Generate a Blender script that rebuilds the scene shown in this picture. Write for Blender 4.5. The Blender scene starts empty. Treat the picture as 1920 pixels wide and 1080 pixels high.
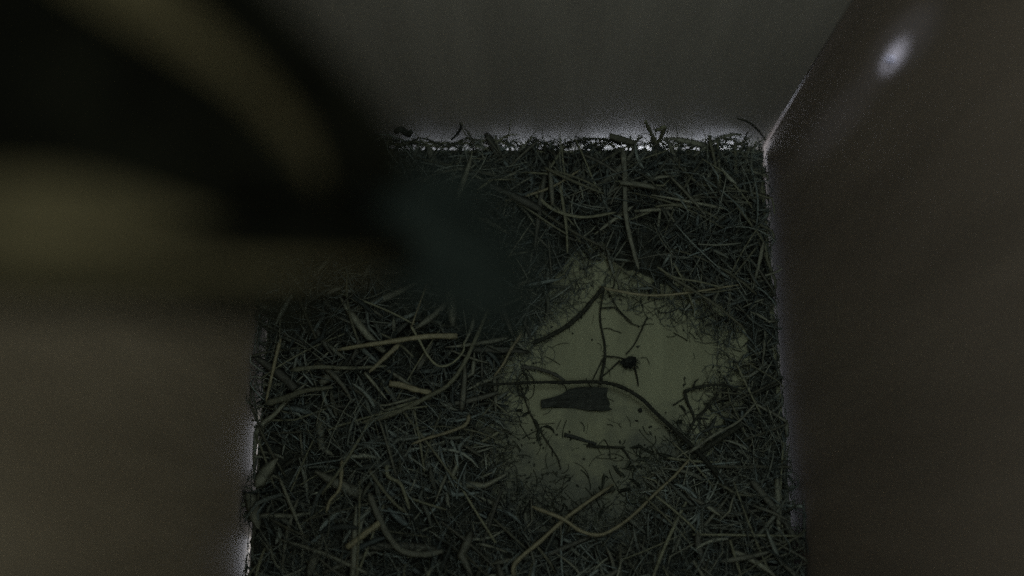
import bpy, bmesh, math, random
from mathutils import Vector, Matrix, noise

random.seed(7)
C = bpy.context.scene
COL = C.collection

# ------------------------------------------------------------------ camera
W, H_ = 1920.0, 1080.0
FPX = 1772.0
TILT = math.radians(15.9)
CAMZ = 0.25
cam_data = bpy.data.cameras.new('camera')
cam = bpy.data.objects.new('camera', cam_data)
COL.objects.link(cam)
cam.location = (0, 0, CAMZ)
cam.rotation_euler = (TILT, 0, 0)
cam_data.sensor_width = 36.0
cam_data.lens = FPX / W * 36.0
cam_data.clip_start = 0.002
cam_data.clip_end = 50.0
cam_data.dof.use_dof = True
cam_data.dof.focus_distance = 0.248
cam_data.dof.aperture_fstop = 5.0
C.camera = cam
RC = Matrix.Rotation(TILT, 3, 'X')

# ------------------------------------------------------------------ world and light
world = bpy.data.worlds.new('World')
C.world = world
world.use_nodes = True
bg = world.node_tree.nodes['Background']
bg.inputs['Color'].default_value = (0.75, 0.85, 1.0, 1)
bg.inputs['Strength'].default_value = 0.004
C.view_settings.view_transform = 'Standard'
C.view_settings.look = 'None'
C.view_settings.exposure = 0.0
C.view_settings.gamma = 1.0
C.cycles.use_denoising = False
C.cycles.max_bounces = 6
C.cycles.diffuse_bounces = 4
C.cycles.sample_clamp_indirect = 2.0


def area(name, loc, target, sx, sy, power, color=(1, 1, 1), spread=180):
    d = bpy.data.lights.new(name, 'AREA')
    d.shape = 'RECTANGLE'
    d.size, d.size_y = sx, sy
    d.energy = power
    d.color = color
    d.spread = math.radians(spread)
    o = bpy.data.objects.new(name, d)
    COL.objects.link(o)
    o.location = loc
    v = Vector(target) - Vector(loc)
    o.rotation_euler = v.to_track_quat('-Z', 'Y').to_euler()
    return o


# box inner faces
XL, XR, YB, YF = -0.0686, 0.0732, 0.1150, -0.045
TOP = 0.34
T = 0.012

# soft daylight falling in at the top of the box, and an added front fill
DAY = (0.90, 1.0, 0.97)
area('daylight_top', (0.034, 0.056, 0.335), (0.030, 0.062, 0), 0.075, 0.10, 0.042, DAY, 120)
area('front_fill', (0.030, YF + 0.004, 0.27), (-0.01, 0.05, 0.05), 0.07, 0.05, 0.042, DAY)  # added fill to lift the walls; the front wall has no opening
# daylight outside the cracks
COOL = (0.82, 0.86, 1.0)
for gx, gw, gp in ((-0.022, 0.022, 0.0009), (0.006, 0.024, 0.0017), (0.034, 0.024, 0.0040), (0.060, 0.018, 0.0026)):
    area('daylight_back_gap', (gx, YB - 0.0010, -0.0075), (gx, YB - 0.0007, 0.02), gw, 0.005, gp, COOL)
area('daylight_left_gap', (XL + 0.001, 0.029, -0.007), (XL + 0.0007, 0.029, 0.02), 0.014, 0.004, 0.00035, COOL)
area('daylight_left_gap', (XL + 0.001, 0.000, -0.007), (XL + 0.0007, 0.000, 0.02), 0.010, 0.004, 0.00035, COOL)
area('daylight_left_gap', (XL + 0.001, 0.030, -0.009), (XL + 0.0007, 0.030, 0.02), 0.07, 0.003, 0.00025, COOL)
area('daylight_right_gap', (XR - 0.0006, 0.060, -0.010), (XR - 0.0004, 0.060, 0.02), 0.105, 0.004, 0.0009, COOL)
area('daylight_corner_gap', (XR - 0.0078, YB + 0.0122, 0.004), (XR, YB + 0.0044, 0.004), 0.003, 0.018, 0.0010, COOL)


# ------------------------------------------------------------------ helpers
def ray(px, py):
    v = Vector(((px - W / 2) / FPX, (H_ / 2 - py) / FPX, -1.0))
    return RC @ v


def P(px, py, z=0.0):
    """point of the plane at height z seen at that place in the photograph"""
    r = ray(px, py)
    t = (z - CAMZ) / r.z
    return Vector((r.x * t, r.y * t, z))


def Q(px, py, d):
    return Vector((0, 0, CAMZ)) + ray(px, py) * d


def on_back(px, py, off=0.0):
    r = ray(px, py)
    t = (YB - off) / r.y
    return Vector((0, 0, CAMZ)) + r * t


def on_right(px, py, off=0.0):
    r = ray(px, py)
    t = (XR - off) / r.x
    return Vector((0, 0, CAMZ)) + r * t


def on_left(px, py, off=0.0):
    r = ray(px, py)
    t = (XL + off) / r.x
    return Vector((0, 0, CAMZ)) + r * t


PX = 0.000148      # metres to a pixel of the photograph on the floor


def link(name, me, m=None, parent=None, smooth=True):
    if m:
        me.materials.append(m)
    if smooth:
        for p in me.polygons:
            p.use_smooth = True
    o = bpy.data.objects.new(name, me)
    COL.objects.link(o)
    if parent:
        o.parent = parent
    return o


def mesh(name, verts, faces):
    me = bpy.data.meshes.new(name)
    me.from_pydata([tuple(v) for v in verts], [], faces)
    me.update()
    return me


def from_bm(name, bm):
    me = bpy.data.meshes.new(name)
    bm.to_mesh(me)
    bm.free()
    return me


def tag(o, label, cat, group=None, kind=None):
    o['label'] = label
    o['category'] = cat
    if group:
        o['group'] = group
    if kind:
        o['kind'] = kind
    return o


def empty(name, loc=(0, 0, 0)):
    o = bpy.data.objects.new(name, None)
    COL.objects.link(o)
    o.location = loc
    o.empty_display_size = 0.005
    return o


def smooth_path(pts, per=4):
    """Catmull-Rom through the points"""
    if len(pts) < 3:
        return [pts[0].lerp(pts[-1], i / per) for i in range(per + 1)]
    out = []
    p = [pts[0] * 2 - pts[1]] + list(pts) + [pts[-1] * 2 - pts[-2]]
    for i in range(1, len(p) - 2):
        for k in range(per):
            t = k / per
            a, b, c, d = p[i - 1], p[i], p[i + 1], p[i + 2]
            out.append(0.5 * ((2 * b) + (c - a) * t + (2 * a - 5 * b + 4 * c - d) * t * t
                              + (3 * b - a - 3 * c + d) * t * t * t))
    out.append(pts[-1].copy())
    return out


def tube(path, radii, sides=4, flat=1.0, up=Vector((0, 0, 1)), V=None, F=None, caps=True, rough=0.0):
    """swept tube, flattened along 'up'"""
    if V is None:
        V, F = [], []
    n = len(path)
    base = len(V)
    for i in range(n):
        a = path[max(0, i - 1)]
        b = path[min(n - 1, i + 1)]
        t = (b - a)
        if t.length < 1e-9:
            t = Vector((1, 0, 0))
        t.normalize()
        s = t.cross(up)
        if s.length < 1e-4:
            s = t.cross(Vector((1, 0, 0)))
        s.normalize()
        u = s.cross(t)
        r = radii[i] if hasattr(radii, '__len__') else radii
        for k in range(sides):
            ang = 2 * math.pi * k / sides
            rr = r * (1 + rough * random.uniform(-1, 1))
            V.append(path[i] + s * math.cos(ang) * rr + u * math.sin(ang) * rr * flat)
    for i in range(n - 1):
        for k in range(sides):
            k2 = (k + 1) % sides
            F.append((base + i * sides + k, base + i * sides + k2,
                      base + (i + 1) * sides + k2, base + (i + 1) * sides + k))
    if caps:
        F.append(tuple(base + k for k in range(sides))[::-1])
        F.append(tuple(base + (n - 1) * sides + k for k in range(sides)))
    return V, F


# ------------------------------------------------------------------ materials
def mat(name, col, rough=0.8, var=0.25, scale=400, spec=0.2, stretch=(1, 1, 1), bump=0.3, bdist=0.0003, rand=0.0, attr=False,
        col2=None, sss=0):
    m = bpy.data.materials.new(name)
    m.use_nodes = True
    nt = m.node_tree
    N, L = nt.nodes, nt.links
    b = N['Principled BSDF']
    b.inputs['Roughness'].default_value = rough
    b.inputs['Specular IOR Level'].default_value = spec
    tc = N.new('ShaderNodeTexCoord')
    mp = N.new('ShaderNodeMapping')
    mp.inputs['Scale'].default_value = stretch
    L.new(tc.outputs['Object'], mp.inputs['Vector'])
    no = N.new('ShaderNodeTexNoise')
    no.inputs['Scale'].default_value = scale
    no.inputs['Detail'].default_value = 5
    no.inputs['Roughness'].default_value = 0.65
    L.new(mp.outputs['Vector'], no.inputs['Vector'])
    cr = N.new('ShaderNodeMix')
    cr.data_type = 'RGBA'
    c2 = col2 or tuple(min(1, c * (1 + var)) for c in col)
    c1 = tuple(c * (1 - var) for c in col)
    cr.inputs['A'].default_value = (*c1, 1)
    cr.inputs['B'].default_value = (*c2, 1)
    mr = N.new('ShaderNodeMapRange')
    mr.inputs['From Min'].default_value = 0.32
    mr.inputs['From Max'].default_value = 0.68
    L.new(no.outputs['Fac'], mr.inputs['Value'])
    L.new(mr.outputs['Result'], cr.inputs['Factor'])
    out = cr.outputs['Result']
    if rand or attr:
        mul = N.new('ShaderNodeMix')
        mul.data_type = 'RGBA'
        mul.blend_type = 'MULTIPLY'
        mul.inputs['Factor'].default_value = 1.0
        L.new(out, mul.inputs['A'])
        if attr:
            at = N.new('ShaderNodeAttribute')
            at.attribute_name = 'tint'
            L.new(at.outputs['Color'], mul.inputs['B'])
        else:
            oi = N.new('ShaderNodeObjectInfo')
            rp = N.new('ShaderNodeValToRGB')
            rp.color_ramp.elements[0].color = (1 - rand, 1 - rand, 1 - rand, 1)
            rp.color_ramp.elements[1].color = (1 + rand, 1 + rand, 1 + rand * 0.7, 1)
            L.new(oi.outputs['Random'], rp.inputs['Fac'])
            L.new(rp.outputs['Color'], mul.inputs['B'])
        out = mul.outputs['Result']
    L.new(out, b.inputs['Base Color'])
    if bump:
        bp = N.new('ShaderNodeBump')
        bp.inputs['Strength'].default_value = bump
        bp.inputs['Distance'].default_value = bdist
        L.new(no.outputs['Fac'], bp.inputs['Height'])
        L.new(bp.outputs['Normal'], b.inputs['Normal'])
    return m


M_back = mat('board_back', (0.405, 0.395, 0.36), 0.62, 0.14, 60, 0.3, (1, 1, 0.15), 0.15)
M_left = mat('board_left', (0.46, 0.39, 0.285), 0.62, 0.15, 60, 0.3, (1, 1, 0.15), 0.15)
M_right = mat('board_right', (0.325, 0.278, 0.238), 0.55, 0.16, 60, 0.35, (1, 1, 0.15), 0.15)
M_floor = mat('board_floor', (0.295, 0.318, 0.205), 0.75, 0.16, 90, 0.2, (1, 0.25, 1), 0.2)
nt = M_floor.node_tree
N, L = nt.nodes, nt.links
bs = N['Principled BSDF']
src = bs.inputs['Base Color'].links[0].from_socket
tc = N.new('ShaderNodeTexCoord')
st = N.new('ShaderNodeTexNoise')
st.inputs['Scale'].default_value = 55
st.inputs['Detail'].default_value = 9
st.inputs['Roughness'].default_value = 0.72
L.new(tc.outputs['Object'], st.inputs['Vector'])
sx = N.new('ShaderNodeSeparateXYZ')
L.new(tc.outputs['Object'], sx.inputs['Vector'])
ad = N.new('ShaderNodeMath')          # trodden dirt plus painted light falloff, stronger towards the front of the box
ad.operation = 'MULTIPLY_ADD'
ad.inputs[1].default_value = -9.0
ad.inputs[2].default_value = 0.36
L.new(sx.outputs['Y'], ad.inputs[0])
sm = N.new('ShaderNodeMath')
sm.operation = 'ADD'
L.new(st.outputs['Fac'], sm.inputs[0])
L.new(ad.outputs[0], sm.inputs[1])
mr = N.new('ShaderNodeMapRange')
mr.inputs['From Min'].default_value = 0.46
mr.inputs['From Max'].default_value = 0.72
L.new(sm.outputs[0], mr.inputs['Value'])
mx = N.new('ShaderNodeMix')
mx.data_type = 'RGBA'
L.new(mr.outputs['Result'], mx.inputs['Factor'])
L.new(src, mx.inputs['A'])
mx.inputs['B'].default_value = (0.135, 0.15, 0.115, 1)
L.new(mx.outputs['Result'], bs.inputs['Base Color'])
M_straw = mat('dry_straw', (0.155, 0.165, 0.122), 0.7, 0.3, 700, 0.25, rand=0.5)
M_pale = mat('pale_straw', (0.25, 0.24, 0.155), 0.6, 0.3, 600, 0.3, rand=0.15)
M_blade = mat('grass_leaf', (0.172, 0.184, 0.154), 0.75, 0.3, 500, 0.2, rand=0.5)
M_mass = mat('matted_grass', (0.143, 0.165, 0.142), 0.85, 0.3, 600, 0.1, attr=True)
M_base = mat('nest_litter', (0.060, 0.068, 0.055), 0.95, 0.5, 700, 0.05, bump=1.0, bdist=0.001)
M_root = mat('dark_root', (0.045, 0.050, 0.040), 0.9, 0.5, 900, 0.1, bump=0.6, rand=0.2)
M_bark = mat('bark', (0.050, 0.058, 0.050), 0.85, 0.4, 500, 0.15, (1, 4, 1), 0.7)
M_black = mat('dark_debris', (0.032, 0.036, 0.032), 0.9, 0.5, 900, 0.1, bump=0.8)
M_metal = mat('screw_metal', (0.12, 0.11, 0.11), 0.4, 0.2, 800, 0.5)
M_plum = mat('dark_plumage', (0.0075, 0.0078, 0.005), 0.95, 0.75, 130, 0.03, (1, 1, 1), 0.4)
M_tail = mat('tail_plumage', (0.022, 0.029, 0.025), 0.95, 0.3, 500, 0.03, (1, 1, 1), 0.3)
M_olive = mat('olive_plumage', (0.095, 0.080, 0.042), 0.95, 0.3, 300, 0.08, (1, 1, 1), 0.4)
M_brown = mat('brown_plumage', (0.060, 0.051, 0.028), 0.95, 0.3, 300, 0.05, (1, 1, 1), 0.4)
M_horn = mat('horn', (0.03, 0.03, 0.03), 0.5, 0.2, 300, 0.4)
M_eye = mat('eye', (0.01, 0.01, 0.01), 0.1, 0.1, 300, 0.6)

# ------------------------------------------------------------------ the box
def board(name, x0, x1, y0, y1, z0, z1, m, bev=0.0006, cuts=0):
    bm = bmesh.new()
    bmesh.ops.create_cube(bm, size=1.0)
    for v in bm.verts:
        v.co = Vector(((x0 + x1) / 2 + v.co.x * (x1 - x0), (y0 + y1) / 2 + v.co.y * (y1 - y0), (z0 + z1) / 2 + v.co.z * (z1 - z0)))
    bmesh.ops.bevel(bm, geom=list(bm.edges), offset=bev, segments=2, affect='EDGES')
    o = link(name, from_bm(name, bm), m, None, False)
    o['kind'] = 'structure'
    return o


GB, GL, GR, GC = 0.0024, 0.0020, 0.0014, 0.0006      # widths of the gaps
bm = bmesh.new()       # its right end is cut at a slant, so the joint in the corner stays open a little
rings = []
for z, g in ((-0.02, GC), (0.012, GC * 0.9), (0.075, 0.00012), (TOP, 0.00012)):
    rings.append([bm.verts.new((x, y, z)) for x, y in ((XL - T, YB), (XR - g, YB), (XR - g - 0.0005, YB + 0.0006), (XR - g - T, YB + T), (XL - T, YB + T))])
bm.faces.new(rings[0][::-1])
bm.faces.new(rings[-1])
for lo, hi in zip(rings, rings[1:]):
    for k in range(5):
        bm.faces.new((lo[k], lo[(k + 1) % 5], hi[(k + 1) % 5], hi[k]))
o = link('wall_back', from_bm('wall_back', bm), M_back, None, False)
o['kind'] = 'structure'
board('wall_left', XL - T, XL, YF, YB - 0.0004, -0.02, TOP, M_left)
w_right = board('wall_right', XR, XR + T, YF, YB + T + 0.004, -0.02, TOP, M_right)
board('wall_front', XL, XR, YF - T, YF, -0.02, TOP, M_left)
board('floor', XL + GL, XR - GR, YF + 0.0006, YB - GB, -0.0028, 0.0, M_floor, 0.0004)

# ------------------------------------------------------------------ the shape of the nest
BARE = [(1112, 492), (1150, 540), (1215, 560), (1300, 590), (1365, 635), (1372, 690), (1345, 745), (1310, 800), (1265, 850),
        (1225, 880), (1200, 940), (1165, 985), (1090, 990), (1010, 950), (950, 925), (925, 850), (945, 780), (960, 720), (985, 670), (1015, 610), (1065, 560)]
BW = [P(*p).to_2d() for p in BARE]


def inside(p):
    c = False
    j = len(BW) - 1
    for i in range(len(BW)):
        a, b = BW[i], BW[j]
        if (a.y > p.y) != (b.y > p.y) and p.x < (b.x - a.x) * (p.y - a.y) / (b.y - a.y) + a.x:
            c = not c
        j = i
    return c


def bare_dist(p):
    """signed distance from the rim of the bare patch: negative on it"""
    d = 1e9
    j = len(BW) - 1
    for i in range(len(BW)):
        a, b = BW[j], BW[i]
        ab = b - a
        t = max(0, min(1, (p - a).dot(ab) / ab.length_squared))
        d = min(d, (p - a - ab * t).length)
        j = i
    return -d if inside(p) else d


def sst(a, b, x):
    t = max(0.0, min(1.0, (x - a) / (b - a)))
    return t * t * (3 - 2 * t)


def nest_h(x, y):
    d = bare_dist(Vector((x, y)))
    if d < 0:
        return 0.0
    h = 0.0125 * (1 - math.exp(-d / 0.013))
    h *= 0.35 + 0.65 * sst(0.0, 0.016, YB - y)
    h *= 0.45 + 0.55 * sst(0.0, 0.012, XR - x)
    h *= 0.55 + 0.45 * sst(0.0, 0.012, x - XL)
    h *= 0.45 + 1.0 * max(0, min(1.1, 0.5 + 0.9 * noise.noise(Vector((x * 48 + 3, y * 48, 21.0)))))
    return max(h, 0.0)


nest = empty('bird_nest', (0, 0.03, 0))
tag(nest, 'loose dry grass nest lining the box around a bare patch of floor', 'nest')
NI = Matrix.Translation(-nest.location)


def to_nest(V):
    return [v - nest.location for v in V]


# litter under the straws
V, F = [], []
nx, ny = 110, 120
x0, x1, y0, y1 = XL + 0.0024, XR - 0.0022, YF + 0.001, YB - 0.0030
for j in range(ny + 1):
    for i in range(nx + 1):
        x = x0 + (x1 - x0) * i / nx
        y = y0 + (y1 - y0) * j / ny
        d = bare_dist(Vector((x, y))) + 0.004 * noise.noise(Vector((x * 160, y * 160, 9))) - 0.003
        edge = min(i, nx - i, j, ny - j)
        z = -0.0012 if d < 0 or edge == 0 else 0.55 * nest_h(x, y) * (0.5 + 0.9 * abs(noise.noise(Vector((x * 420, y * 420, 1))))) * sst(0, 0.006, d) - 0.0006
        if edge == 0:
            z = -0.0006
        V.append(Vector((x, y, z)))
for j in range(ny):
    for i in range(nx):
        a = j * (nx + 1) + i
        q = (a, a + 1, a + nx + 2, a + nx + 1)
        if max(V[k].z for k in q) > -0.0005:
            F.append(q)
o = link('nest_litter', mesh('nest_litter', to_nest(V), F), M_base, nest)
o['kind'] = 'stuff'


def random_straw(x, y, z, length, bend, ang=None, tilt=0.12, n=5):
    ang = random.uniform(0, math.tau) if ang is None else ang
    path = []
    kink = random.random() < 0.3
    kx = random.uniform(0.3, 0.7)
    ka = random.uniform(-0.9, 0.9) if kink else 0
    a = ang - bend / 2
    p = Vector((x, y, z)) - Vector((math.cos(ang), math.sin(ang), 0)) * length / 2
    dz = random.uniform(-tilt, tilt)
    arch = random.uniform(0, 0.10) * length
    for i in range(n + 1):
        t = i / n
        q = p.copy()
        q.z = z + (t - 0.5) * dz * length + arch * (4 * t * (1 - t) - 0.5) * 0.8
        q.x = max(XL + (0.0030 if (0.020 < q.y < 0.037 or -0.006 < q.y < 0.007) and random.random() < 0.95 else 0.0008), min(XR - (0.0022 if q.y > 0.02 and random.random() < 0.93 else 0.0006), q.x))
        q.y = max(YF + 0.001, min(YB - 0.0010, q.y))
        if q.z < 0.0006:
            q.z = 0.0006
        path.append(q)
        aa = a + bend * t + (ka if t > kx else 0)
        p = p + Vector((math.cos(aa), math.sin(aa), 0)) * length / n
    return path


def spot(mind=-0.001, maxd=1, ymin=YF + 0.012):
    while True:
        x = random.uniform(XL + 0.002, XR - 0.0015)
        y = random.uniform(ymin, YB - 0.002)
        d = bare_dist(Vector((x, y)))
        if mind < d < maxd:
            return x, y, d


def clump(x, y):
    return 0.5 + 0.9 * noise.noise(Vector((x * 48 + 3, y * 48, 21.0))) + 0.35 * noise.noise(Vector((x * 130, y * 130, 5.0)))


# the mass of thin stems: too many to count
class Mass:
    def __init__(self):
        self.V, self.F, self.col = [], [], []

    def add(self, path, radii, sides, flat, col, up=Vector((0, 0, 1))):
        n0 = len(self.V)
        tube(path, radii, sides, flat, up, self.V, self.F, caps=False)
        self.col += [col] * (len(self.V) - n0)

    def build(self, name, m, parent):
        me = mesh(name, to_nest(self.V) if parent == nest else self.V, self.F)
        at = me.color_attributes.new('tint', 'FLOAT_COLOR', 'POINT')
        flat = []
        for c in self.col:
            flat += [c[0], c[1], c[2], 1.0]
        at.data.foreach_set('color', flat)
        o = link(name, me, m, parent)
        o['kind'] = 'stuff'
        return o


def tint(x=0.0, y=0.0):
    k = random.choice((0.4, 0.6, 0.85, 1.1, 1.4, 1.75))
    k *= 1.0 + 0.6 * noise.noise(Vector((x * 60, y * 60, 7.7))) * random.uniform(0.8, 1.2)
    g = random.uniform(-0.08, 0.08)
    return (k * (1 + g), k, k * (1 - g * 1.5))


ms = Mass()
for i in range(5200):                                    # thin stems
    x, y, d = spot(-0.0005)
    if random.random() > 0.25 + clump(x, y):
        continue
    h = nest_h(x, y)
    z = h * random.uniform(0.25, 1.0) + 0.0004
    L = min(random.uniform(0.005, 0.020), 2.0 * max(d, 0) + 0.003)
    r = random.choice((0.7, 0.9, 1.2, 1.8)) * PX * random.uniform(0.7, 1.2)
    ms.add(random_straw(x, y, z, L, random.gauss(0, 0.45), tilt=0.3), [r * 0.8, r, r, r, r * 0.9, r * 0.3], 3, 0.7, tint(x, y))
for i in range(2600):                                    # flat shreds of leaf
    x, y, d = spot(0.002)
    if random.random() > 0.15 + clump(x, y):
        continue
    h = nest_h(x, y)
    z = h * random.uniform(0.2, 0.95) + 0.0004
    L = min(random.uniform(0.004, 0.016), 2.0 * d + 0.002)
    r = random.uniform(1.8, 5.0) * PX * (1.25 if x < -0.015 else 1.0)
    up = Vector((random.uniform(-.9, .9), random.uniform(-.9, .9), 1)).normalized()
    ms.add(random_straw(x, y, z, L, random.gauss(0, 0.5), tilt=0.5), [r * 0.3, r * .8, r, r * .9, r * 0.7, r * 0.1], 4, 0.12, tint(x, y), up)
ms.build('matted_grass', M_mass, nest)

ms = Mass()
for i in range(15000):                                   # hair-fine fibres and moss threads, felted in patches
    x, y, d = spot(-0.004)
    f = noise.noise(Vector((x * 70, y * 70, 40.0)))
    if d > 0 and random.random() > 0.35 + 1.3 * f:
        continue
    h = nest_h(x, y)
    z = h * random.uniform(0.5, 1.08) + 0.0004
    L = random.uniform(0.002, 0.009)
    r = random.uniform(0.3, 0.65) * PX
    ms.add(random_straw(x, y, z, L, random.gauss(0, 2.0), tilt=0.6, n=5), r, 3, 1.0, tint(x, y))
ms.build('fine_fibre', M_mass, nest)

# single straws and blades that can be told apart
for i in range(150):
    x, y, d = spot(0.001)
    h = nest_h(x, y)
    z = h * random.uniform(0.75, 1.05) + 0.0010
    L = min(random.uniform(0.010, 0.032), 2.2 * d + 0.004)
    r = random.uniform(1.2, 3.0) * PX
    path = random_straw(x, y, z, L, random.gauss(0, 0.25), tilt=0.12, n=6)
    Vv, Ff = tube(path, [r * .9, r, r * 1.03, r, r * .95, r * .85, r * .7], 5, 0.6, rough=0.10)
    link('straw', mesh('straw', to_nest(Vv), Ff), M_straw, nest)
for i in range(210):
    x, y, d = spot(0.003)
    h = nest_h(x, y)
    z = h * random.uniform(0.7, 1.0) + 0.0009
    L = min(random.uniform(0.007, 0.024), 2.0 * d + 0.003)
    r = random.choice((2.0, 3.0, 4.0, 5.5, 7.5)) * random.uniform(0.8, 1.2) * PX * (1.2 if x < -0.012 else 0.9)
    up = Vector((random.uniform(-.5, .5), random.uniform(-.5, .5), 1)).normalized()
    path = random_straw(x, y, z, L, random.gauss(0, 0.3), tilt=0.25, n=6)
    Vv, Ff = tube(path, [r * random.uniform(.3, 1.0), r * .95, r, r * random.uniform(.8, 1.1), r * .85, r * .6, r * random.uniform(.05, .5)], 4, 0.10, up, rough=0.12)
    link('grass_blade', mesh('grass_blade', to_nest(Vv), Ff), M_blade, nest)

# stems standing up against the back wall, dark in front of the glow
for i in range(46):
    px = random.uniform(715, 1430)
    b = on_back(px, 268, 0.003)
    b.z = 0.002
    up = random.uniform(0.003, 0.013) * random.uniform(0.5, 1.3)
    e = b + Vector((random.uniform(-0.007, 0.007), random.uniform(0.0005, 0.0022), up))
    mid = b.lerp(e, 0.5) + Vector((random.uniform(-.002, .002), -0.0006, 0))
    r = random.uniform(0.7, 2.0) * PX
    path = smooth_path([b, mid, e], 3)
    Vv, Ff = tube(path, [r * (1 - 0.1 * k) for k in range(len(path))], 4, 0.8)
    link('stem', mesh('stem', to_nest(Vv), Ff), M_straw, nest)

for i in range(44):                                      # stems lying along the foot of the back wall
    px = random.uniform(735, 1200) if i < 32 else random.uniform(1100, 1400)
    w = random.uniform(18, 55)
    hgt = random.uniform(0.0015, 0.0055) * (1.0 if px < 1000 else 0.6)
    pts = []
    for k in range(5):
        b = on_back(px + w * (k / 4 - 0.5) * 2, 268)
        b.y = YB - random.uniform(0.0012, 0.0040)
        b.z = 0.001 + hgt * (1 - ((k - 2) / 2) ** 2 * random.uniform(0.3, 1.0)) + random.uniform(-.0006, .0006)
        b.z = max(b.z, 0.0008)
        pts.append(b)
    path = smooth_path(pts, 3)
    r = random.uniform(0.7, 2.4) * PX
    Vv, Ff = tube(path, [r] * len(path), 4, 0.7, rough=0.15)
    link('stem', mesh('stem', to_nest(Vv), Ff), random.choice((M_straw, M_root)), nest)


# ------------------------------------------------------------------ straws that stand out, one by one
def straw_thing(name, label, cat, pts, w, m, zs, flat=0.75, taper=0.6, rough=0.06, blunt=False, group=None, sides=6):
    path = []
    for k, (px, py) in enumerate(pts):
        z = zs[k] if hasattr(zs, '__len__') else zs
        g = P(px, py, 0)
        z = max(z, 0.0008)
        path.append(P(px, py, z))
    path = smooth_path(path, 4)
    c = path[len(path) // 2].copy()
    c.z = min(p.z for p in path)
    n = len(path)
    rad = []
    for i in range(n):
        t = i / (n - 1)
        k = 1.0 - (1 - taper) * t
        if not blunt and i in (0, n - 1):
            k *= 0.55
        rad.append(w * PX * 0.5 * k * (1 + 0.10 * math.sin(i * 1.9)))
    Vv, Ff = tube([p - c for p in path], rad, sides, flat, rough=rough)
    o = link(name, mesh(name, Vv, Ff), m)
    o.location = c
    tag(o, label, cat, group)
    return o


SG = 'straws lying loose on top of the nest'
hz = 0.0125
straw_thing('straw_stalk', 'thick pale straw stalk with a blunt cut end, lying level left of the bare floor', 'straw',
            [(857, 630), (800, 631), (735, 640), (680, 648), (632, 656)], 11, M_pale, [.011, .0125, .013, .013, .011], blunt=True, group=SG)
straw_thing('straw_stalk', 'short stubby pale straw with a ragged torn tip, in the middle of the left nest', 'straw',
            [(730, 719), (752, 722), (778, 730), (808, 737)], 12, M_pale, .0125, 0.45, 0.7, 0.2, True, SG)
straw_thing('straw_stalk', 'long thin straw sweeping down and left from the tail of the bird', 'straw',
            [(916, 578), (895, 628), (868, 685), (840, 722), (800, 745), (740, 775), (680, 792)], 7, M_straw, .0135, group=SG, taper=1.2)
straw_thing('straw_stalk', 'upright yellowish straw beside the lower left wall', 'straw',
            [(526, 634), (514, 685), (506, 720), (499, 752)], 7, M_pale, .0125, group=SG)
straw_thing('straw_stalk', 'thin slanting straw rising under the dark edge of the bird', 'straw',
            [(810, 505), (796, 545), (783, 580), (772, 612)], 5, M_pale, .013, group=SG)
straw_thing('straw_stalk', 'thin straight straw on the left rim of the bare floor', 'straw',
            [(978, 626), (958, 655), (944, 682), (926, 706)], 6, M_pale, [.011, .010, .009, .008], group=SG)
straw_thing('straw_stalk', 'short wide pale straw slanting below the thick blunt stalk', 'straw',
            [(748, 646), (722, 670), (692, 698)], 10, M_pale, .012, 0.4, group=SG)
straw_thing('dry_grass', 'broad folded grass blade pointing at the left wall', 'grass',
            [(498, 757), (535, 746), (570, 733), (625, 726)], 13, M_straw, .0115, 0.25, 0.5, group=SG)
straw_thing('dry_grass', 'flat light grass blade lying level above the folded blade by the left wall', 'grass',
            [(545, 694), (600, 688), (660, 690), (725, 686)], 9, M_straw, .0120, 0.25, 0.5, group=SG)
straw_thing('straw_stalk', 'looped thin stem bent into a hook under the thick blunt stalk', 'straw',
            [(770, 610), (786, 638), (803, 668), (822, 686), (846, 682), (868, 660), (870, 640)], 5, M_straw, .0128, group=SG)
straw_thing('straw_stalk', 'thin straw turned up at its end, by the lower left rim of the bare floor', 'straw',
            [(880, 778), (872, 797), (835, 812), (800, 822), (772, 833)], 7, M_pale, .0115, group=SG)
straw_thing('straw_stalk', 'heavy curved stem sweeping from the lower left nest to the bottom middle', 'straw',
            [(692, 925), (708, 965), (727, 1003), (752, 1032), (790, 1040), (830, 1034)], 11, M_blade, .012, group=SG, taper=0.9)
straw_thing('straw_stalk', 'short thick pale straw with cut ends, lowest in the left nest', 'straw',
            [(650, 1027), (680, 1004), (712, 980)], 10, M_pale, .0128, 0.5, 0.95, 0.05, True, SG)
straw_thing('straw_stalk', 'thin straw pointing down right beside the heavy curved stem', 'straw',
            [(690, 878), (712, 910), (738, 942), (760, 960)], 7, M_straw, .012, group=SG)
straw_thing('straw_stalk', 'kinked stem with a swollen joint above the heavy curved stem', 'straw',
            [(725, 870), (728, 893), (750, 906), (760, 930), (768, 955)], 8, M_straw, .0124, group=SG)
straw_thing('straw_stalk', 'jointed yellow stem with a dark knot in the lower left nest', 'straw',
            [(642, 862), (640, 890), (636, 918), (618, 940), (612, 962)], 7, M_pale, .0122, group=SG)
straw_thing('straw_stalk', 'straight bright straw slanting up right behind the tip of the tail', 'straw',
            [(945, 377), (990, 366), (1040, 348), (1088, 318)], 6, M_pale, .0115, group=SG)
straw_thing('dry_grass', 'long bent blade dropping from the bright straw behind the tail', 'grass',
            [(1004, 364), (1030, 388), (1062, 402), (1100, 407), (1155, 398)], 8, M_straw, .011, 0.35, group=SG)
straw_thing('straw_stalk', 'upright stem under the bright straw in the upper nest', 'straw',
            [(1050, 345), (1056, 385), (1062, 430), (1064, 475)], 7, M_straw, .0108, group=SG)
straw_thing('straw_stalk', 'thin straw running down right from the tail tip into the upper nest', 'straw',
            [(975, 382), (1005, 402), (1038, 424), (1064, 440)], 5, M_straw, .0122, group=SG)
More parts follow.
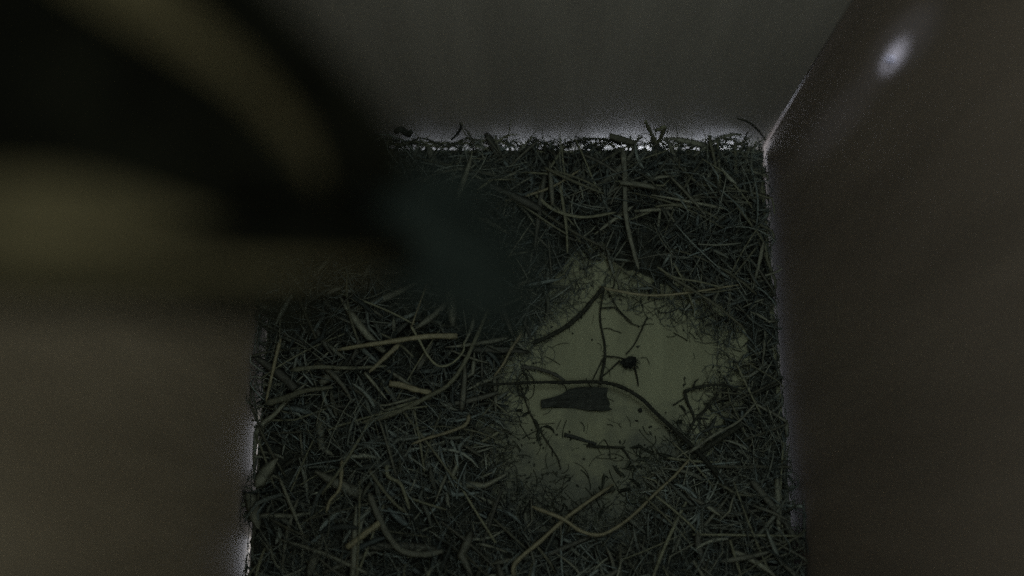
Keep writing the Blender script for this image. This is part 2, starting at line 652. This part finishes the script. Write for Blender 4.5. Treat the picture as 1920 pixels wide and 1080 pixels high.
straw_thing('dry_grass', 'wide upright grass blade in the middle of the upper nest', 'grass',
            [(1168, 280), (1172, 335), (1173, 400), (1184, 455), (1198, 505)], 11, M_blade, .0112, 0.3, group=SG)
straw_thing('straw_stalk', 'upright thin stem leaning from the back wall by the right corner', 'straw',
            [(1378, 262), (1380, 320), (1381, 380), (1402, 412), (1432, 455), (1441, 500)], 7, M_straw, [.006, .007, .008, .008, .007, .006], group=SG)
straw_thing('straw_stalk', 'straight thin stem left of the one leaning by the right corner', 'straw',
            [(1345, 255), (1348, 300), (1350, 345), (1353, 388)], 5, M_straw, [.007, .007, .008, .008], group=SG)
straw_thing('straw_stalk', 'long pale arc of straw along the top rim of the bare floor', 'straw',
            [(1122, 538), (1160, 546), (1205, 553), (1250, 553), (1310, 546), (1385, 534)], 6, M_pale, [.004, .005, .005, .005, .006, .008], group=SG)
straw_thing('straw_stalk', 'straw slanting down right over the top right rim of the bare floor', 'straw',
            [(1245, 512), (1290, 538), (1345, 574), (1398, 618)], 7, M_straw, .0085, group=SG)
straw_thing('straw_stalk', 'thin straw crossing the long pale arc from above', 'straw',
            [(1232, 500), (1265, 520), (1310, 528), (1358, 540)], 5, M_straw, .0090, group=SG)
straw_thing('straw_stalk', 'jointed stalk running up right across the bottom edge of the bare floor', 'straw',
            [(964, 1085), (966, 1056), (1014, 1014), (1058, 974), (1104, 940), (1150, 908)], 8, M_pale, [.010, .010, .009, .008, .006, .004], group=SG, taper=0.7)
straw_thing('straw_stalk', 'long bowed straw curving from the bottom middle to the right rim of the bare floor', 'straw',
            [(998, 950), (1055, 973), (1090, 996), (1130, 1002), (1180, 972), (1228, 926), (1262, 895), (1292, 862)], 7, M_pale,
            [.009, .009, .009, .008, .007, .006, .006, .006], group=SG)
straw_thing('straw_stalk', 'thin side straw branching down right off the long bowed straw', 'straw',
            [(1230, 930), (1262, 955), (1290, 980), (1312, 1002)], 5, M_straw, .0085, group=SG)
straw_thing('straw_stalk', 'slender straw on the dark right nest, lower right of the bare floor', 'straw',
            [(1290, 850), (1340, 815), (1385, 790), (1420, 752)], 6, M_blade, [.007, .009, .010, .010], group=SG)

# arcs against the back wall
def wall_piece(name, label, cat, pts, w, m, offs, flat=0.8, sides=5, group=None):
    path = smooth_path([on_back(px, py, offs[i] if hasattr(offs, '__len__') else offs) for i, (px, py) in enumerate(pts)], 4)
    c = path[0].copy()
    Vv, Ff = tube([p - c for p in path], [w * PX * 0.53 * (0.7 + 0.3 * math.sin(math.pi * i / (len(path) - 1))) for i in range(len(path))],
                  sides, flat, Vector((0, -0.4, 1)))
    o = link(name, mesh(name, Vv, Ff), m)
    o.location = c
    tag(o, label, cat, group)
    return o


wall_piece('dry_grass', 'dark thin stem arching against the back wall into the right corner', 'grass',
           [(1382, 222), (1405, 230), (1425, 248), (1436, 264)], 4, M_root, [0.0015, .0015, .0015, .0012])
wall_piece('dry_grass', 'dark stem bowed low along the lit foot of the back wall', 'grass',
           [(1032, 281), (1068, 266), (1110, 260), (1148, 264), (1165, 272)], 5, M_root, .003)
wall_piece('dry_grass', 'short flat piece of blade tipped up against the lit foot of the back wall', 'grass',
           [(1142, 254), (1165, 261), (1190, 268)], 15, M_straw, [.002, .003, .004], 0.2)
wall_piece('dry_leaf', 'curled light leaf scrap standing against the back wall left of the right corner', 'leaf',
           [(1210, 226), (1219, 246), (1232, 268), (1242, 250), (1246, 238), (1228, 246)], 8, M_straw, .004, 0.35)
wall_piece('dry_leaf', 'dark crumpled leaf scrap at the left end of the lit back wall foot', 'leaf',
           [(740, 248), (752, 242), (764, 252), (772, 246)], 12, M_bark, .004, 0.5)
wall_piece('twig', 'dark ragged twig end leaning on the back wall above the first gaps of light', 'twig',
           [(846, 262), (858, 250), (864, 240), (863, 232)], 5, M_bark, .003, 0.6)

# ------------------------------------------------------------------ things on the bare floor
def twig(name, label, cat, main, w, zs, m=M_root, sides=(), hairs=0, part='side_shoot', hair_len=0.0012, taper=0.7, wend=None):
    pts = [P(px, py, zs[i] if hasattr(zs, '__len__') else zs) for i, (px, py) in enumerate(main)]
    path = smooth_path(pts, 5)
    c = path[len(path) // 2].copy()
    c.z = 0
    root = empty(name, c)
    tag(root, label, cat)
    n = len(path)
    e = wend if wend is not None else w * taper
    rad = [PX * 0.5 * (w + (e - w) * i / (n - 1)) * (1 + 0.15 * random.uniform(-1, 1)) for i in range(n)]
    Vv, Ff = tube([p - c for p in path], rad, 6, 0.9, rough=0.12)
    link('stem', mesh('stem', Vv, Ff), m, root)
    for s in sides:
        sp, sw, sz = s
        sp = smooth_path([P(px, py, sz[i] if hasattr(sz, '__len__') else sz) for i, (px, py) in enumerate(sp)], 4)
        Vv, Ff = tube([p - c for p in sp], [sw * PX * 0.5 * (1 - 0.4 * i / len(sp)) for i in range(len(sp))], 5, 0.9, rough=0.1)
        link(part, mesh(part, Vv, Ff), m, root)
    if hairs:
        Vv, Ff = [], []
        for i in range(hairs):
            k = random.randrange(n - 1)
            p = path[k].lerp(path[k + 1], random.random()) - c
            a = random.uniform(0, math.tau)
            d = Vector((math.cos(a), math.sin(a), random.uniform(-0.3, 0.6))) * hair_len * random.uniform(0.4, 1.3)
            tube([p, p + d * 0.6, p + d + Vector((0, 0, -0.0002))], [PX * 0.55, PX * 0.45, PX * 0.25], 3, 1.0, V=Vv, F=Ff, caps=False)
        hh = link('root_hair', mesh('root_hair', Vv, Ff), m, root)
        hh['kind'] = 'stuff'
    return root


twig('root', 'long dark hairy root arching over the bare floor above the bark flake', 'root',
     [(898, 723), (945, 720), (1000, 717), (1060, 717), (1112, 716), (1155, 722), (1198, 744), (1238, 782), (1282, 822), (1322, 862), (1352, 898), (1376, 930)],
     4.5, [.010, .008, .006, .006, .006, .006, .0055, .005, .005, .006, .008, .010], hairs=520, wend=9, hair_len=0.0009)
twig('root', 'thin upright root with a fork at its foot, above the hairy root', 'root',
     [(1132, 548), (1126, 580), (1126, 606), (1133, 640), (1134, 672), (1129, 700), (1126, 720)], 2.6,
     [.004, .002, .001, .001, .001, .002, .003],
     sides=[([(1131, 672), (1120, 695), (1111, 713)], 3, [.001, .001, .003]),
            ([(1127, 578), (1152, 577), (1166, 588), (1180, 604), (1200, 612)], 3, [.002, .001, .001, .001, .001]),
            ([(1140, 545), (1160, 580), (1185, 604)], 2.5, [.003, .001, .001])], hairs=30, wend=6)
twig('twig', 'dark twig slanting along the upper left rim of the bare floor', 'twig',
     [(1000, 643), (1030, 630), (1062, 612), (1092, 586), (1112, 562), (1132, 540)], 7, [.002, .002, .002, .002, .003, .005], hairs=40, wend=9)
twig('twig', 'dark twig slanting under the jointed stalk at the bottom of the bare floor', 'twig',
     [(1152, 914), (1122, 928), (1098, 945), (1068, 962)], 9, .003, hairs=20, wend=6)
twig('twig', 'thick dark twig half buried at the lower right rim, under the hairy root', 'twig',
     [(1392, 795), (1345, 826), (1305, 852), (1272, 874), (1255, 892)], 9, [.009, .007, .004, .002, .002], hairs=30, wend=9)
twig('twig', 'small forked dark sprig at the right rim of the bare floor', 'twig',
     [(1282, 735), (1302, 728), (1335, 722), (1362, 723), (1392, 733)], 6, [.002, .003, .004, .005, .007],
     sides=[([(1284, 736), (1290, 756), (1298, 772), (1303, 788)], 6, [.002, .0015, .001, .001]),
            ([(1300, 727), (1303, 716), (1310, 711)], 4, [.003, .003, .003]),
            ([(1262, 760), (1276, 751), (1290, 742)], 3.5, [.001, .001, .002]),
            ([(1346, 738), (1325, 766), (1303, 788), (1288, 818), (1270, 840)], 6, [.005, .003, .001, .001, .003])], hairs=20, part='shoot')
twig('root', 'fine wiry root with a curl, hanging down left of the bark flake', 'root',
     [(978, 690), (990, 712), (983, 742), (972, 735), (975, 720), (992, 770), (1008, 798), (1022, 822), (1044, 856), (1052, 880)], 3, .0012, hairs=40,
     sides=[([(965, 722), (980, 700), (1000, 712), (1000, 740), (986, 752)], 2, .0015)], part='curl')
twig('root', 'pale flat strip of root ending on the hairy root from the left', 'root',
     [(978, 688), (1010, 692), (1040, 702), (1058, 714)], 8, [.002, .002, .003, .004], m=M_blade)
twig('twig', 'short brown twig lying level below the bark flake', 'twig',
     [(1100, 836), (1130, 838), (1172, 839)], 5, .0015, sides=[([(1166, 840), (1176, 852), (1182, 861)], 4, .001)], m=M_root, part='shoot')
twig('twig', 'broken brown leaf stalk above the short level twig', 'twig',
     [(1058, 815), (1085, 822), (1118, 833)], 7, .0008, m=M_bark)

# bark flake
outline = [(1014, 752), (1036, 748), (1052, 742), (1066, 731), (1085, 727), (1112, 728), (1138, 731), (1136, 744), (1143, 757), (1141, 765),
           (1146, 770), (1128, 773), (1100, 771), (1075, 766), (1050, 765), (1030, 766), (1015, 768)]
c = P(1080, 750, 0)
bm = bmesh.new()
top, bot = [], []
for i, (px, py) in enumerate(outline):
    p = P(px, py, 0) - c
    z = 0.0012 + 0.0010 * math.sin(i * 1.3)
    top.append(bm.verts.new((p.x, p.y, z + 0.0008)))
    bot.append(bm.verts.new((p.x, p.y, z - 0.0004 if z > 0.0006 else 0.0002)))
ct = bm.verts.new((0, 0, 0.0034))
ct2 = bm.verts.new((0.005, 0.0004, 0.0038))
n = len(outline)
ridge = [P(px, py, 0) - c for px, py in [(1028, 758), (1050, 753), (1072, 748), (1095, 748), (1122, 752)]]
rv = [bm.verts.new((p.x, p.y, 0.0030 + 0.0006 * math.sin(k * 2))) for k, p in enumerate(ridge)]
bm.verts.remove(ct); bm.verts.remove(ct2)


def near(v):
    return min(range(len(rv)), key=lambda k: (rv[k].co.xy - v.co.xy).length)


for i in range(n):
    a, b = top[i], top[(i + 1) % n]
    ka, kb = near(a), near(b)
    bm.faces.new((a, b, rv[ka]))
    if ka != kb:
        step = 1 if kb > ka else -1
        for k in range(ka, kb, step):
            try:
                bm.faces.new((b, rv[k + step], rv[k]))
            except ValueError:
                pass
    bm.faces.new((b, a, bot[i], bot[(i + 1) % n]))
bm.faces.new(list(reversed(bot)))
bmesh.ops.recalc_face_normals(bm, faces=list(bm.faces))
o = link('bark_flake', from_bm('bark_flake', bm), M_bark, None, False)
o.location = c
tag(o, 'flat dark grey flake of bark narrowed at its left end, under the hairy root', 'bark flake')

# dark clump of fibres with thin legs
c = P(1178, 680, 0)
root = empty('fibre_clump', c)
tag(root, 'small black clump of matted fibres with thin stalks right of the upright root', 'debris')
bm = bmesh.new()
bmesh.ops.create_icosphere(bm, subdivisions=3, radius=1.0)
for v in bm.verts:
    d = v.co.normalized()
    r = 1 + 0.75 * noise.noise(d * 2.3 + Vector((4, 1, 2))) + 0.25 * noise.noise(d * 6)
    v.co = Vector((d.x * 0.0016 * r + d.y * 0.0007, d.y * 0.0013 * r, 0.0013 + d.z * 0.0011 * r))
link('core', from_bm('core', bm), M_black, root)
Vv, Ff = [], []
for i in range(70):
    a = random.gauss(-1.3, 0.9)
    p = Vector((math.cos(a) * 0.0012, math.sin(a) * 0.0010, random.uniform(0.0006, 0.003)))
    d = Vector((math.cos(a + random.uniform(-1, 1)), math.sin(a + random.uniform(-1, 1)), random.uniform(-0.4, 0.3))) * random.uniform(0.0008, 0.0022)
    e = p + d
    e.z = max(e.z, 0.0002)
    m_ = p + d * 0.5 + Vector((random.uniform(-.0004, .0004), random.uniform(-.0004, .0004), 0))
    tube([p, m_, e], [PX * .6, PX * .5, PX * .3], 3, V=Vv, F=Ff, caps=False)
o = link('loose_fibre', mesh('loose_fibre', Vv, Ff), M_black, root)
o['kind'] = 'stuff'
for pts in ([(1214, 594), (1200, 625), (1188, 648), (1174, 664)], [(1134, 668), (1152, 669), (1168, 672)], [(1162, 676), (1148, 690), (1132, 704)],
            [(1190, 690), (1195, 708), (1197, 724)]):
    path = smooth_path([P(px, py, 0.0010 + 0.0006 * (k % 2)) - c for k, (px, py) in enumerate(pts)], 4)
    Vv, Ff = tube(path, [PX * 1.5 * (1 - 0.3 * i / len(path)) for i in range(len(path))], 4, rough=0.1)
    link('stalk', mesh('stalk', Vv, Ff), M_root, root)

# one round dropping
bm = bmesh.new()
bmesh.ops.create_icosphere(bm, subdivisions=2, radius=0.00062)
for v in bm.verts:
    v.co *= 1 + 0.25 * noise.noise(v.co * 2500)
    v.co.z += 0.0005
o = link('dropping', from_bm('dropping', bm), M_black)
o.location = P(1200, 770, 0)
tag(o, 'single round black dropping on the bare floor below the hairy root', 'dropping')

# crumbs, short hairs and dust on the floor
ms = Mass()
for i in range(560):
    while True:
        px, py = random.uniform(930, 1390), random.uniform(500, 990)
        p = P(px, py, 0)
        d = bare_dist(p.to_2d())
        if d < 0.003:
            pr = math.exp(d / 0.008) * (1.0 if py > 790 else 0.16)
            if random.random() < pr + (0.05 if py > 800 else 0.008):
                break
    k = random.uniform(0.3, 1.0)
    if random.random() < 0.35:
        L = random.uniform(0.0004, 0.0011)
        ms.add(random_straw(p.x, p.y, 0.0005, L, 0.5, n=2), [PX * .9, PX * 1.6, PX * .8], 4, 0.7, (k * .5, k * .5, k * .45))
    else:
        L = random.uniform(0.0012, 0.006)
        ms.add(random_straw(p.x, p.y, 0.0006, L, random.gauss(0, 1.2), n=5), random.uniform(0.3, 1.0) * PX, 3, 1, (k * .6, k * .6, k * .5))
for i in range(34):                                     # scraps of leaf and moss over the lower half of the bare floor
    while True:
        px, py = random.uniform(930, 1330), random.uniform(760, 990)
        p = P(px, py, 0)
        d = bare_dist(p.to_2d())
        if -0.018 < d < 0.002 and random.random() < math.exp(d / 0.010):
            break
    L = random.uniform(0.0015, 0.005)
    k = random.uniform(0.25, 0.8)
    up = Vector((random.uniform(-.4, .4), random.uniform(-.4, .4), 1)).normalized()
    r = random.uniform(1.5, 4.0) * PX
    ms.add(random_straw(p.x, p.y, 0.0009, L, random.gauss(0, 0.9), n=4), [r * .3, r, r * .9, r * .7, r * .1], 4, 0.2, (k * .7, k * .72, k * .62), up)
o = ms.build('floor_litter', M_mass, None)
o['label'] = 'crumbs and short fibres scattered over the bare floor'

# ------------------------------------------------------------------ screw point added for the dark centre of the light patch on the right wall
sp = on_right(1676, 112)
root = empty('screw', sp)
root.parent = w_right
Vv, Ff = tube([Vector((0.002, 0, 0)), Vector((-0.0003, 0, 0)), Vector((-0.0009, 0.0001, 0)), Vector((-0.0018, 0.0002, 0))],
              [0.0006, 0.0006, 0.0005, 0.0001], 10, 1.0, Vector((0, 0, 1)))
root_m = link('added_screw_tip', mesh('added_screw_tip', Vv, Ff), M_metal, w_right)
root_m.location = sp
bpy.data.objects.remove(root)


def spotlamp(name, loc, target, ang, power, blend=1.0):
    d = bpy.data.lights.new(name, 'SPOT')
    d.energy = power
    d.color = (0.62, 0.72, 1.0)
    d.spot_size = math.radians(ang)
    d.spot_blend = blend
    d.shadow_soft_size = 0.002
    o = bpy.data.objects.new(name, d)
    COL.objects.link(o)
    o.location = loc
    o.rotation_euler = (Vector(target) - Vector(loc)).to_track_quat('-Z', 'Y').to_euler()


spotlamp('added_beam', (-0.030, 0.048, 0.33), on_right(1676, 106), 0.65, 13.0)  # spot lamp added inside the box for the core of the light patch
spotlamp('added_beam', (-0.010, 0.040, 0.33), on_right(1692, 80), 3.0, 0.5)  # wider spot lamp added for the faint glow round the core
spotlamp('added_beam_low', (0.010, 0.060, 0.33), on_right(1570, 225), 3.2, 0.35)  # spot lamp added for the faint streak lower on the wall

# ------------------------------------------------------------------ the bird
b0 = Q(150, 280, 0.0686)
bird = empty('bird', b0)
tag(bird, 'dark bird with olive streaked wings in flight close above, tail over the nest', 'bird')


def loft(name, stations, m, parent, sides=20, up=Vector((0, 0, 1))):
    path = smooth_path([s[0] for s in stations], 4)
    rw = smooth_path([Vector((s[1], s[2], 0)) for s in stations], 4)
    V, F = [], []
    n = len(path)
    for i in range(n):
        t = (path[min(n - 1, i + 1)] - path[max(0, i - 1)]).normalized()
        s = t.cross(up).normalized()
        u = s.cross(t)
        for k in range(sides):
            a = math.tau * k / sides
            V.append(path[i] + s * math.cos(a) * rw[i].x + u * math.sin(a) * rw[i].y - b0)
    for i in range(n - 1):
        for k in range(sides):
            k2 = (k + 1) % sides
            F.append((i * sides + k, i * sides + k2, (i + 1) * sides + k2, (i + 1) * sides + k))
    F.append(tuple(range(sides))[::-1])
    F.append(tuple((n - 1) * sides + k for k in range(sides)))
    return link(name, mesh(name, V, F), m, parent)


def feather(pts, w, m, parent, name='feather', thick=0.0005, prof=None, camber=0.12, upv=None):
    """a vane: pts is a list of (px, py, depth); w is the half width in metres"""
    path = smooth_path([Q(*p) for p in pts], 6)
    n = len(path)
    V, F = [], []
    K = 6
    view = (Vector((0, 0, CAMZ)) - path[n // 2]).normalized() if upv is None else upv
    for i in range(n):
        t = i / (n - 1)
        d = (path[min(n - 1, i + 1)] - path[max(0, i - 1)]).normalized()
        s = d.cross(view).normalized()
        u = s.cross(d)
        if prof:
            k = t * (len(prof) - 1)
            j = min(len(prof) - 2, int(k))
            ww = w * (prof[j] + (prof[j + 1] - prof[j]) * (k - j))
        else:
            ww = w * max(0.05, min(1, 0.35 + 3 * t)) * (1 - max(0, (t - 0.72) / 0.28) ** 2 * 0.92)
        if t > 0.9:
            ww *= math.sqrt(max(0.0, 1 - ((t - 0.9) / 0.1) ** 2)) * 0.97 + 0.03
        for side in (1, -1):
            for k in range(K + 1):
                f = -1 + 2 * k / K
                z = -camber * ww * f * f + side * thick * (1 - 0.8 * f * f) + (thick * 0.8 if k == K // 2 and side > 0 else 0)
                V.append(path[i] + s * ww * f + u * z - b0)
    R = 2 * (K + 1)
    for i in range(n - 1):
        for k in range(K):
            a = i * R + k
            F.append((a, a + 1, a + R + 1, a + R))
            a += K + 1
            F.append((a + 1, a, a + R, a + R + 1))
        for (p, q) in ((0, K + 1), (K, 2 * K + 1)):
            F.append((i * R + p, (i + 1) * R + p, (i + 1) * R + q, i * R + q))
    return link(name, mesh(name, V, F), m, parent)


# body: head out of the frame towards the upper left, rump over the nest
body = loft('body', [
    (Q(-640, 60, 0.0502), 0.00132, 0.00132), (Q(-580, 70, 0.0515), 0.00528, 0.00561), (Q(-470, 95, 0.0541), 0.00693, 0.00693),
    (Q(-330, 130, 0.0581), 0.00660, 0.00660), (Q(-180, 175, 0.0627), 0.00891, 0.00858), (Q(20, 235, 0.0686), 0.01089, 0.00990),
    (Q(220, 300, 0.0746), 0.01023, 0.00924), (Q(400, 365, 0.0805), 0.00759, 0.00660), (Q(560, 415, 0.0865), 0.00495, 0.00409),
    (Q(680, 450, 0.0911), 0.00317, 0.00224), (Q(760, 470, 0.0937), 0.00132, 0.00092)], M_plum, bird)

# wings are children of the bird, their feathers sub-parts
wr = feather([(-120, -40, 0.0620), (120, -10, 0.0647), (360, 130, 0.0700), (560, 300, 0.0779), (690, 400, 0.0858)], 0.00647, M_plum, bird, 'wing', 0.0012,
             [0.6, 1.0, 1.0, 0.75, 0.45, 0.1])
for pts, w, m in (
        ([(330, -120, 0.0607), (455, 20, 0.0647), (580, 150, 0.0706), (680, 260, 0.0779), (770, 340, 0.0858)], 0.00277, M_plum),
        ([(250, -140, 0.0601), (380, 10, 0.0634), (500, 130, 0.0686), (620, 250, 0.0759), (740, 370, 0.0845)], 0.00290, M_plum),
        ([(140, -110, 0.0587), (300, 0, 0.0620), (440, 110, 0.0667), (540, 230, 0.0726), (602, 355, 0.0792)], 0.00225, M_olive),
        ([(-40, -60, 0.0594), (180, 60, 0.0634), (380, 190, 0.0686), (520, 310, 0.0752), (640, 410, 0.0832)], 0.00304, M_plum)):
    feather(pts, w, m, wr, prof=[1, 1, 0.9, 0.75, 0.6, 0.45, 0.25] if m is M_olive else None)
wl = feather([(-320, 455, .0587), (-60, 465, .0620), (200, 478, .0667), (430, 490, .0726), (620, 500, .0792), (740, 510, .0858)], 0.0028, M_brown, bird, 'wing', 0.0008,
             [0.8, 1.0, 0.9, 0.55, 0.25, 0.08])
for pts, w, m, prof in (
        ([(-300, 385, .0568), (-60, 392, .0594), (150, 398, .0630), (330, 415, .0680), (470, 440, .0719)], 0.0024, M_olive, [0.8, 1, 0.9, 0.45, 0.08]),
        ([(270, 452, .0650), (420, 447, .0690), (570, 445, .0740), (690, 455, .0799), (790, 470, .0865)], 0.0020, M_plum, [0.15, 0.6, 1, 1, 0.7]),
        ([(-260, 490, .0574), (0, 498, .0601), (240, 508, .0647), (480, 508, .0706), (740, 492, .0792)], 0.00115, M_olive, [1, 1, 0.9, 0.6, 0.15]),
        ([(-260, 548, .0574), (0, 550, .0601), (240, 553, .0647), (450, 565, .0693), (650, 585, .0752)], 0.00125, M_plum, [0.7, 0.8, 0.9, 1.35, 1.0])):
    feather(pts, w, m, wl, prof=prof)
# tail: the vanes fray into single barbs towards their ends
def tail_feather(pts, w):
    o = feather(pts, w, M_tail, bird, 'tail_feather', 0.0003, [0.5, 0.85, 0.8, 0.45, 0.15])
    path = smooth_path([Q(*p) for p in pts], 10)
    n = len(path)
    Vv, Ff = [], []
    view = (Vector((0, 0, CAMZ)) - path[n // 2]).normalized()
    for i in range(int(n * 0.3), n - 1):
        d = (path[i + 1] - path[i]).normalized()
        s_ = d.cross(view).normalized()
        for side in (-1, 1):
            for q in range(4):
                p = path[i].lerp(path[i + 1], q / 4)
                ln = w * random.uniform(0.8, 1.35)
                e = p + s_ * side * ln + d * ln * random.uniform(0.7, 1.4)
                tube([p - b0, p.lerp(e, .5) + d * ln * 0.05 - b0, e - b0], [0.00012, 0.00010, 0.00005], 3, V=Vv, F=Ff, caps=False)
    bb = link('barb', mesh('barb', Vv, Ff), M_tail, o)
    bb['kind'] = 'stuff'


for pts, w in (
        ([(560, 375, .084), (690, 365, .088), (810, 372, .092), (900, 392, .095)], 0.0033),
        ([(570, 395, .084), (700, 400, .088), (840, 425, .092), (945, 455, .096)], 0.0033),
        ([(570, 415, .084), (710, 435, .088), (850, 478, .092), (965, 515, .096)], 0.0034),
        ([(570, 430, .084), (710, 460, .089), (860, 515, .093), (990, 580, .097)], 0.0032),
        ([(560, 445, .085), (690, 480, .089), (810, 530, .092), (920, 585, .095)], 0.0026)):
    tail_feather(pts, w)
# head: beak, eyes
hd = Q(-580, 70, 0.0515)
Vv, Ff = tube([Q(-640, 60, 0.0502) - b0, Q(-680, 55, 0.0498) - b0, Q(-730, 50, 0.0495) - b0], [0.0015, 0.0011, 0.0002], 8)
link('beak', mesh('beak', Vv, Ff), M_horn, bird)
for s in (-1, 1):
    bm = bmesh.new()
    bmesh.ops.create_icosphere(bm, subdivisions=2, radius=0.0011)
    o = link('eye', from_bm('eye', bm), M_eye, bird)
    o.location = Q(-560, 72, 0.0518) + Vector((0, s * 0.0052, 0.002)) - b0
# legs drawn up under the belly
for s in (-1, 1):
    a = Q(120, 300, 0.074) + Vector((0, s * 0.004, -0.006))
    k = a + Vector((0.004, 0, -0.006))
    f = k + Vector((-0.007, 0, -0.004))
    Vv, Ff = tube([p - b0 for p in (a, a.lerp(k, .5), k, k.lerp(f, .5), f)], [0.0012, 0.0009, 0.0006, 0.0005, 0.0005], 6)
    for dy, dx in ((-0.003, -0.004), (0, -0.005), (0.003, -0.004), (0, 0.004)):
        tube([f - b0, f + Vector((dx * .5, dy * .5, -0.0012)) - b0, f + Vector((dx, dy, -0.0006)) - b0], [0.0005, 0.0004, 0.0002], 5, V=Vv, F=Ff)
    link('leg', mesh('leg', Vv, Ff), M_horn, bird)
